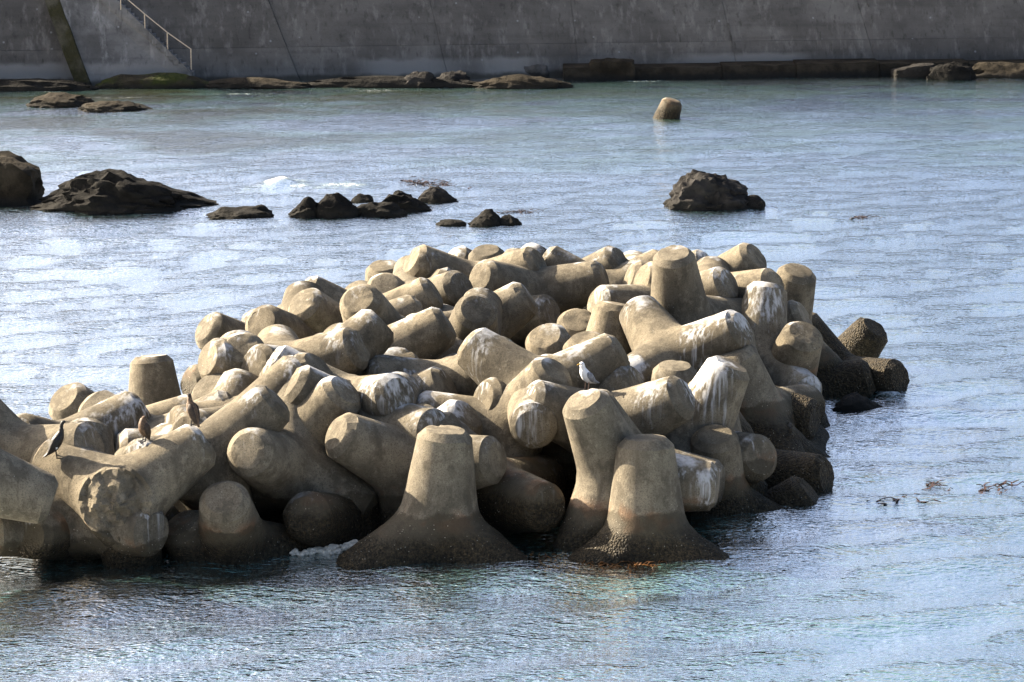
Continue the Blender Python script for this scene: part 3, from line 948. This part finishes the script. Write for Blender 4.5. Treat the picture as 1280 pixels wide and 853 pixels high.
M_BLACK = plain('feather_black', (.018, .016, .015), .5, .4, 25)
M_BROWNF = plain('feather_brown', (.10, .062, .036), .6, .45, 22)
M_DARKF = plain('feather_dark', (.035, .024, .017), .6, .4, 22)
M_WHITEF = plain('feather_white', (.74, .74, .74), .6, .06, 20)
M_GREYF = plain('feather_grey', (.19, .20, .22), .6, .35, 18)
M_BILL = plain('bill_yellow', (.62, .36, .05), .5, .2, 20)
M_BILLG = plain('bill_horn', (.16, .13, .09), .5, .2, 20)
M_LEG = plain('leg_skin', (.35, .22, .15), .6, .2, 30)

BV = {}
def ground_z(keys, x, y):
    best = -9
    for k in keys:
        if k not in BV:
            o = TETRA_OBJ[k]; Mq = o.rotation_quaternion.to_matrix()
            BV[k] = BVHTree.FromPolygons([Mq @ v.co + o.location for v in o.data.vertices], [tuple(p.vertices) for p in o.data.polygons])
        h = BV[k].ray_cast(Vector((x, y, 12)), Vector((0, 0, -1)))
        if h[0] is not None: best = max(best, h[0].z)
    return best

def bird(name, cat, label, x, y, z, face, spine, head_from, mats, wing, bill, extra=None, k=1.0):
    root = empty(name, (x, y, z)); root.rotation_euler = (0, 0, face); root.scale = (k, k, k)
    tag(root, label, cat)
    vs, fs = rings(spine[:head_from + 1]); link('body', mesh('body', vs, fs, 180), mats[0], root)
    vs, fs = rings(spine[head_from:]); link('head', mesh('head', vs, fs, 180), mats[1], root)
    for s in (-1, 1):
        sp = [((p[0], s * p[1], p[2]), a, b) for p, a, b in wing]
        vs, fs = rings(sp, 10); link('wing', mesh('wing', vs, fs, 180), mats[2], root)
    vs, fs = rings(bill, 8); link('bill', mesh('bill', vs, fs, 60), mats[3], root)
    hp = spine[-2][0]
    for s in (-1, 1):
        e = bmesh.new(); bmesh.ops.create_icosphere(e, subdivisions=1, radius=.008, matrix=Matrix.Translation((hp[0] + .01, s * spine[-2][1] * .9, hp[2] + .012)))
        me = bpy.data.meshes.new('eye'); e.to_mesh(me); e.free(); link('eye', me, M_BLACK, root)
        # leg with a webbed foot
        fx = .0; fy = s * .05
        vs, fs = tube([(fx - .02, fy, .16), (fx - .01, fy, .07), (fx, fy, .012)], .011, 6)
        n0 = len(vs)
        toes = [(.085, -.035), (.10, 0), (.085, .035)]
        vs = list(vs) + [Vector((fx - .015, fy, .018))] + [Vector((fx + a, fy + b, .006)) for a, b in toes] + [Vector((fx - .015, fy, .0))] + [Vector((fx + a, fy + b, -.004)) for a, b in toes]
        fs = list(fs) + [(n0, n0 + 1, n0 + 2), (n0, n0 + 2, n0 + 3), (n0 + 4, n0 + 6, n0 + 5), (n0 + 4, n0 + 7, n0 + 6), (n0 + 1, n0 + 5, n0 + 6, n0 + 2), (n0 + 2, n0 + 6, n0 + 7, n0 + 3), (n0, n0 + 4, n0 + 5, n0 + 1), (n0, n0 + 3, n0 + 7, n0 + 4)]
        link('leg', mesh('leg', vs, fs, 40), mats[4], root)
    if extra:
        for nm, sp, m in extra:
            vs, fs = rings(sp, 10); link(nm, mesh(nm, vs, fs, 180), m, root)
    return root

CSP = [((-.235, 0, .03), .035, .008), ((-.15, 0, .09), .055, .03), ((-.06, 0, .19), .085, .085), ((.0, 0, .29), .095, .10), ((.055, 0, .39), .08, .085), ((.085, 0, .47), .048, .05), ((.09, 0, .54), .032, .034), ((.10, 0, .595), .030, .032), ((.125, 0, .635), .033, .032), ((.165, 0, .64), .018, .016)]
CW = [((.03, .075, .42), .01, .02), ((.005, .09, .34), .022, .07), ((-.05, .085, .22), .022, .07), ((-.12, .055, .12), .014, .04), ((-.17, .03, .075), .006, .012)]
CB = [((.155, 0, .642), .012, .011), ((.20, 0, .638), .008, .008), ((.235, 0, .632), .006, .006), ((.242, 0, .622), .003, .003)]
p1 = (-8.17, 49.80)
bird('cormorant', 'cormorant', 'black cormorant standing on the left arm of the V-shaped tetrapod, bill to the right',
     p1[0], p1[1], ground_z([8, 201], *p1), R(12), CSP, 6, (M_BLACK, M_BLACK, M_BLACK, M_BILLG, M_BLACK), CW, CB,
     [('thigh_patch', [((-.03, -.088, .18), .006, .02), ((-.015, -.094, .21), .012, .035), ((.0, -.09, .235), .006, .015)], M_WHITEF)], 1.03)
CSP2 = [((-.13, 0, -.02), .03, .008), ((-.09, 0, .07), .05, .03), ((-.04, 0, .17), .085, .08), ((.0, 0, .28), .098, .10), ((.03, 0, .38), .082, .085), ((.045, 0, .455), .05, .05), ((.045, 0, .52), .036, .038), ((.055, 0, .56), .036, .034), ((.085, 0, .575), .02, .017)]
CW2 = [((.01, .075, .41), .01, .02), ((-.01, .092, .33), .022, .07), ((-.045, .085, .2), .022, .065), ((-.08, .05, .09), .014, .04), ((-.10, .03, .03), .006, .012)]
CB2 = [((.08, 0, .577), .012, .011), ((.12, 0, .572), .008, .008), ((.155, 0, .565), .006, .006), ((.16, 0, .556), .003, .003)]
def leg_pt(key, tipuv, back):
    """point on the ridge of the leg of a tetrapod whose tip shows nearest a pixel"""
    o = TETRA_OBJ[key]; Mq = o.rotation_quaternion.to_matrix(); best = None
    f = Vector((0, math.cos(PITCH), -math.sin(PITCH))); up = Vector((0, math.sin(PITCH), math.cos(PITCH)))
    for a in AX:
        q = o.location + Mq @ a * T - Vector((0, 0, CAM_H)); d = q.dot(f)
        e = abs(640 + FPX * q.x / d - tipuv[0]) + abs(426.5 - FPX * q.dot(up) / d - tipuv[1])
        if best is None or e < best[0]: best = (e, o.location + Mq @ a * (T - back))
    return best[1]
p2 = leg_pt(201, (262, 556), .28)
bird('cormorant', 'cormorant', 'pale breasted brown cormorant upright on the right arm tip of the V-shaped tetrapod',
     p2.x, p2.y, ground_z([201], p2.x, p2.y), R(160), CSP2, 6, (M_BROWNF, M_DARKF, M_DARKF, M_BILLG, M_BLACK), CW2, CB2,
     [('breast', [((.06, -.02, .20), .03, .02), ((.085, -.02, .28), .05, .035), ((.09, -.015, .36), .045, .03), ((.075, -.01, .42), .02, .015)], plain('feather_pale', (.42, .33, .24), .7, .25, 20))], 1.0)
CSP3 = [((-.10, 0, .0), .03, .008), ((-.08, 0, .07), .05, .03), ((-.03, 0, .15), .085, .08), ((.0, 0, .24), .10, .10), ((.01, 0, .32), .088, .088), ((.01, 0, .385), .06, .06), ((.0, 0, .42), .045, .042), ((-.02, 0, .44), .034, .028), ((-.045, 0, .425), .018, .015)]
CB3 = [((-.04, 0, .425), .012, .011), ((-.075, 0, .395), .008, .008), ((-.10, 0, .365), .004, .004)]
CW3 = [((-.005, .08, .35), .01, .02), ((-.015, .095, .28), .022, .065), ((-.045, .085, .17), .022, .06), ((-.075, .05, .08), .014, .035), ((-.09, .03, .03), .006, .012)]
p3 = leg_pt(7, (163, 580), .12)
p3.x = -6.62
bird('cormorant', 'cormorant', 'small hunched brown cormorant with tucked head, behind the V-shaped tetrapod',
     p3.x, p3.y, ground_z([7, 6, 201], p3.x, p3.y), R(215), CSP3, 6, (M_BROWNF, M_BROWNF, M_DARKF, M_BILLG, M_BLACK), CW3, CB3)
GSP = [((-.22, 0, .10), .03, .008), ((-.15, 0, .13), .05, .03), ((-.07, 0, .18), .085, .075), ((.0, 0, .25), .10, .095), ((.055, 0, .33), .08, .08), ((.08, 0, .395), .052, .052), ((.09, 0, .44), .046, .046), ((.105, 0, .48), .046, .044), ((.14, 0, .485), .022, .020)]
GW = [((.03, .085, .33), .012, .02), ((.0, .10, .28), .024, .06), ((-.07, .09, .2), .024, .055), ((-.16, .05, .14), .014, .03), ((-.27, .02, .10), .006, .01)]
GB = [((.135, 0, .487), .014, .014), ((.17, 0, .482), .010, .011), ((.20, 0, .476), .008, .010), ((.208, 0, .466), .004, .004)]
gp = (1.43, 53.55)
bird('gull', 'gull', 'white headed gull with grey wings and yellow bill behind the bright flat cap',
     gp[0], gp[1], ground_z([83, 35, 37, 85], *gp), R(215), GSP, 5, (M_WHITEF, M_WHITEF, M_GREYF, M_BILL, M_LEG), GW, GB, None, 1.08)

# ------------------------------------------------------------------ floating weed, crust
def weed(name, label, patches, mat, size, seed, cat='seaweed'):
    rnd = random.Random(seed)
    vs, fs = [], []
    for u, v, ru, rv, n in patches:
        for i in range(n):
            c = px(u + rnd.gauss(0, ru), v + rnd.gauss(0, rv))
            a = rnd.gauss(0, .5); L = rnd.uniform(.5, 1.5) * size; wd = L * rnd.uniform(.10, .22)
            z0 = rnd.uniform(-.01, .035)
            k = len(vs); d = Vector((math.cos(a), math.sin(a), 0)); s = Vector((-d.y, d.x, 0))
            m = 4
            for j in range(m + 1):
                t = j / m - .5; w2 = wd * (1 - (2 * t) ** 2 * .85)
                q = c + d * L * t + s * (.25 * L * math.sin(t * 4 + a)); q.z = z0 + .03 * math.sin(j * 1.9 + i)
                vs += [q - s * w2 * .5, q + s * w2 * .5, q + s * w2 * .3 + Vector((0, 0, -.012)), q - s * w2 * .3 + Vector((0, 0, -.012))]
            for j in range(m):
                for b in range(4):
                    fs.append((k + 4 * j + b, k + 4 * j + (b + 1) % 4, k + 4 * j + 4 + (b + 1) % 4, k + 4 * j + 4 + b))
            fs.append((k, k + 1, k + 2, k + 3)); fs.append(tuple(k + 4 * m + b for b in range(4)))
    o = link(name, mesh(name, vs, fs, 60), mat)
    tag(o, label, cat, None, 'stuff')
weed('seaweed', 'orange seaweed floating at the foot of the front right upright tetrapod',
     [(870, 699, 16, 2.5, 22), (760, 703, 34, 4, 40), (800, 710, 40, 4, 26), (700, 700, 30, 4, 20)], M_WEED, .26, 3)
weed('seaweed', 'thin brown seaweed streaks drifting on the open water at right',
     [(1250, 606, 16, 2, 9), (1215, 614, 32, 3.5, 9), (1165, 606, 14, 2, 5), (1120, 628, 20, 1.5, 4)], M_RED, .42, 4)
weed('seaweed', 'dark red seaweed lying at the surface behind the rock chain',
     [(530, 228, 12, 2, 40), (560, 233, 12, 1.5, 14)], M_RED, .45, 5)
weed('seaweed', 'dark seaweed raft on the water before the flat topped rock',
     [(1085, 272, 12, .8, 10), (650, 265, 16, .8, 12)], M_RED, .5, 6)

def crust():
    rnd = random.Random(9)
    bm = bmesh.new()
    for i in range(70):
        t = rnd.random()
        c = px(366 + 80 * t + rnd.gauss(0, 2), 693 - 6 * t + rnd.gauss(0, 1.2))
        r = rnd.uniform(.03, .075) * (.7 + .6 * t)
        M4 = Matrix.Translation((c.x, c.y, rnd.uniform(.0, .05 + .06 * t))) @ Matrix.Rotation(rnd.random() * 6, 4, 'Z') @ Matrix.Diagonal((r * 1.5, r, r * .8, 1))
        bmesh.ops.create_icosphere(bm, subdivisions=2, radius=1, matrix=M4)
    for v in bm.verts: v.co += Vector((1, 1, 1)) * .02 * fbm(v.co * 9)
    me = bpy.data.meshes.new('barnacle_crust'); bm.to_mesh(me); bm.free()
    tag(link('barnacle_crust', me, M_CRUST), 'whitish barnacle crust at the waterline left of the front upright tetrapod', 'barnacles', None, 'stuff')
crust()
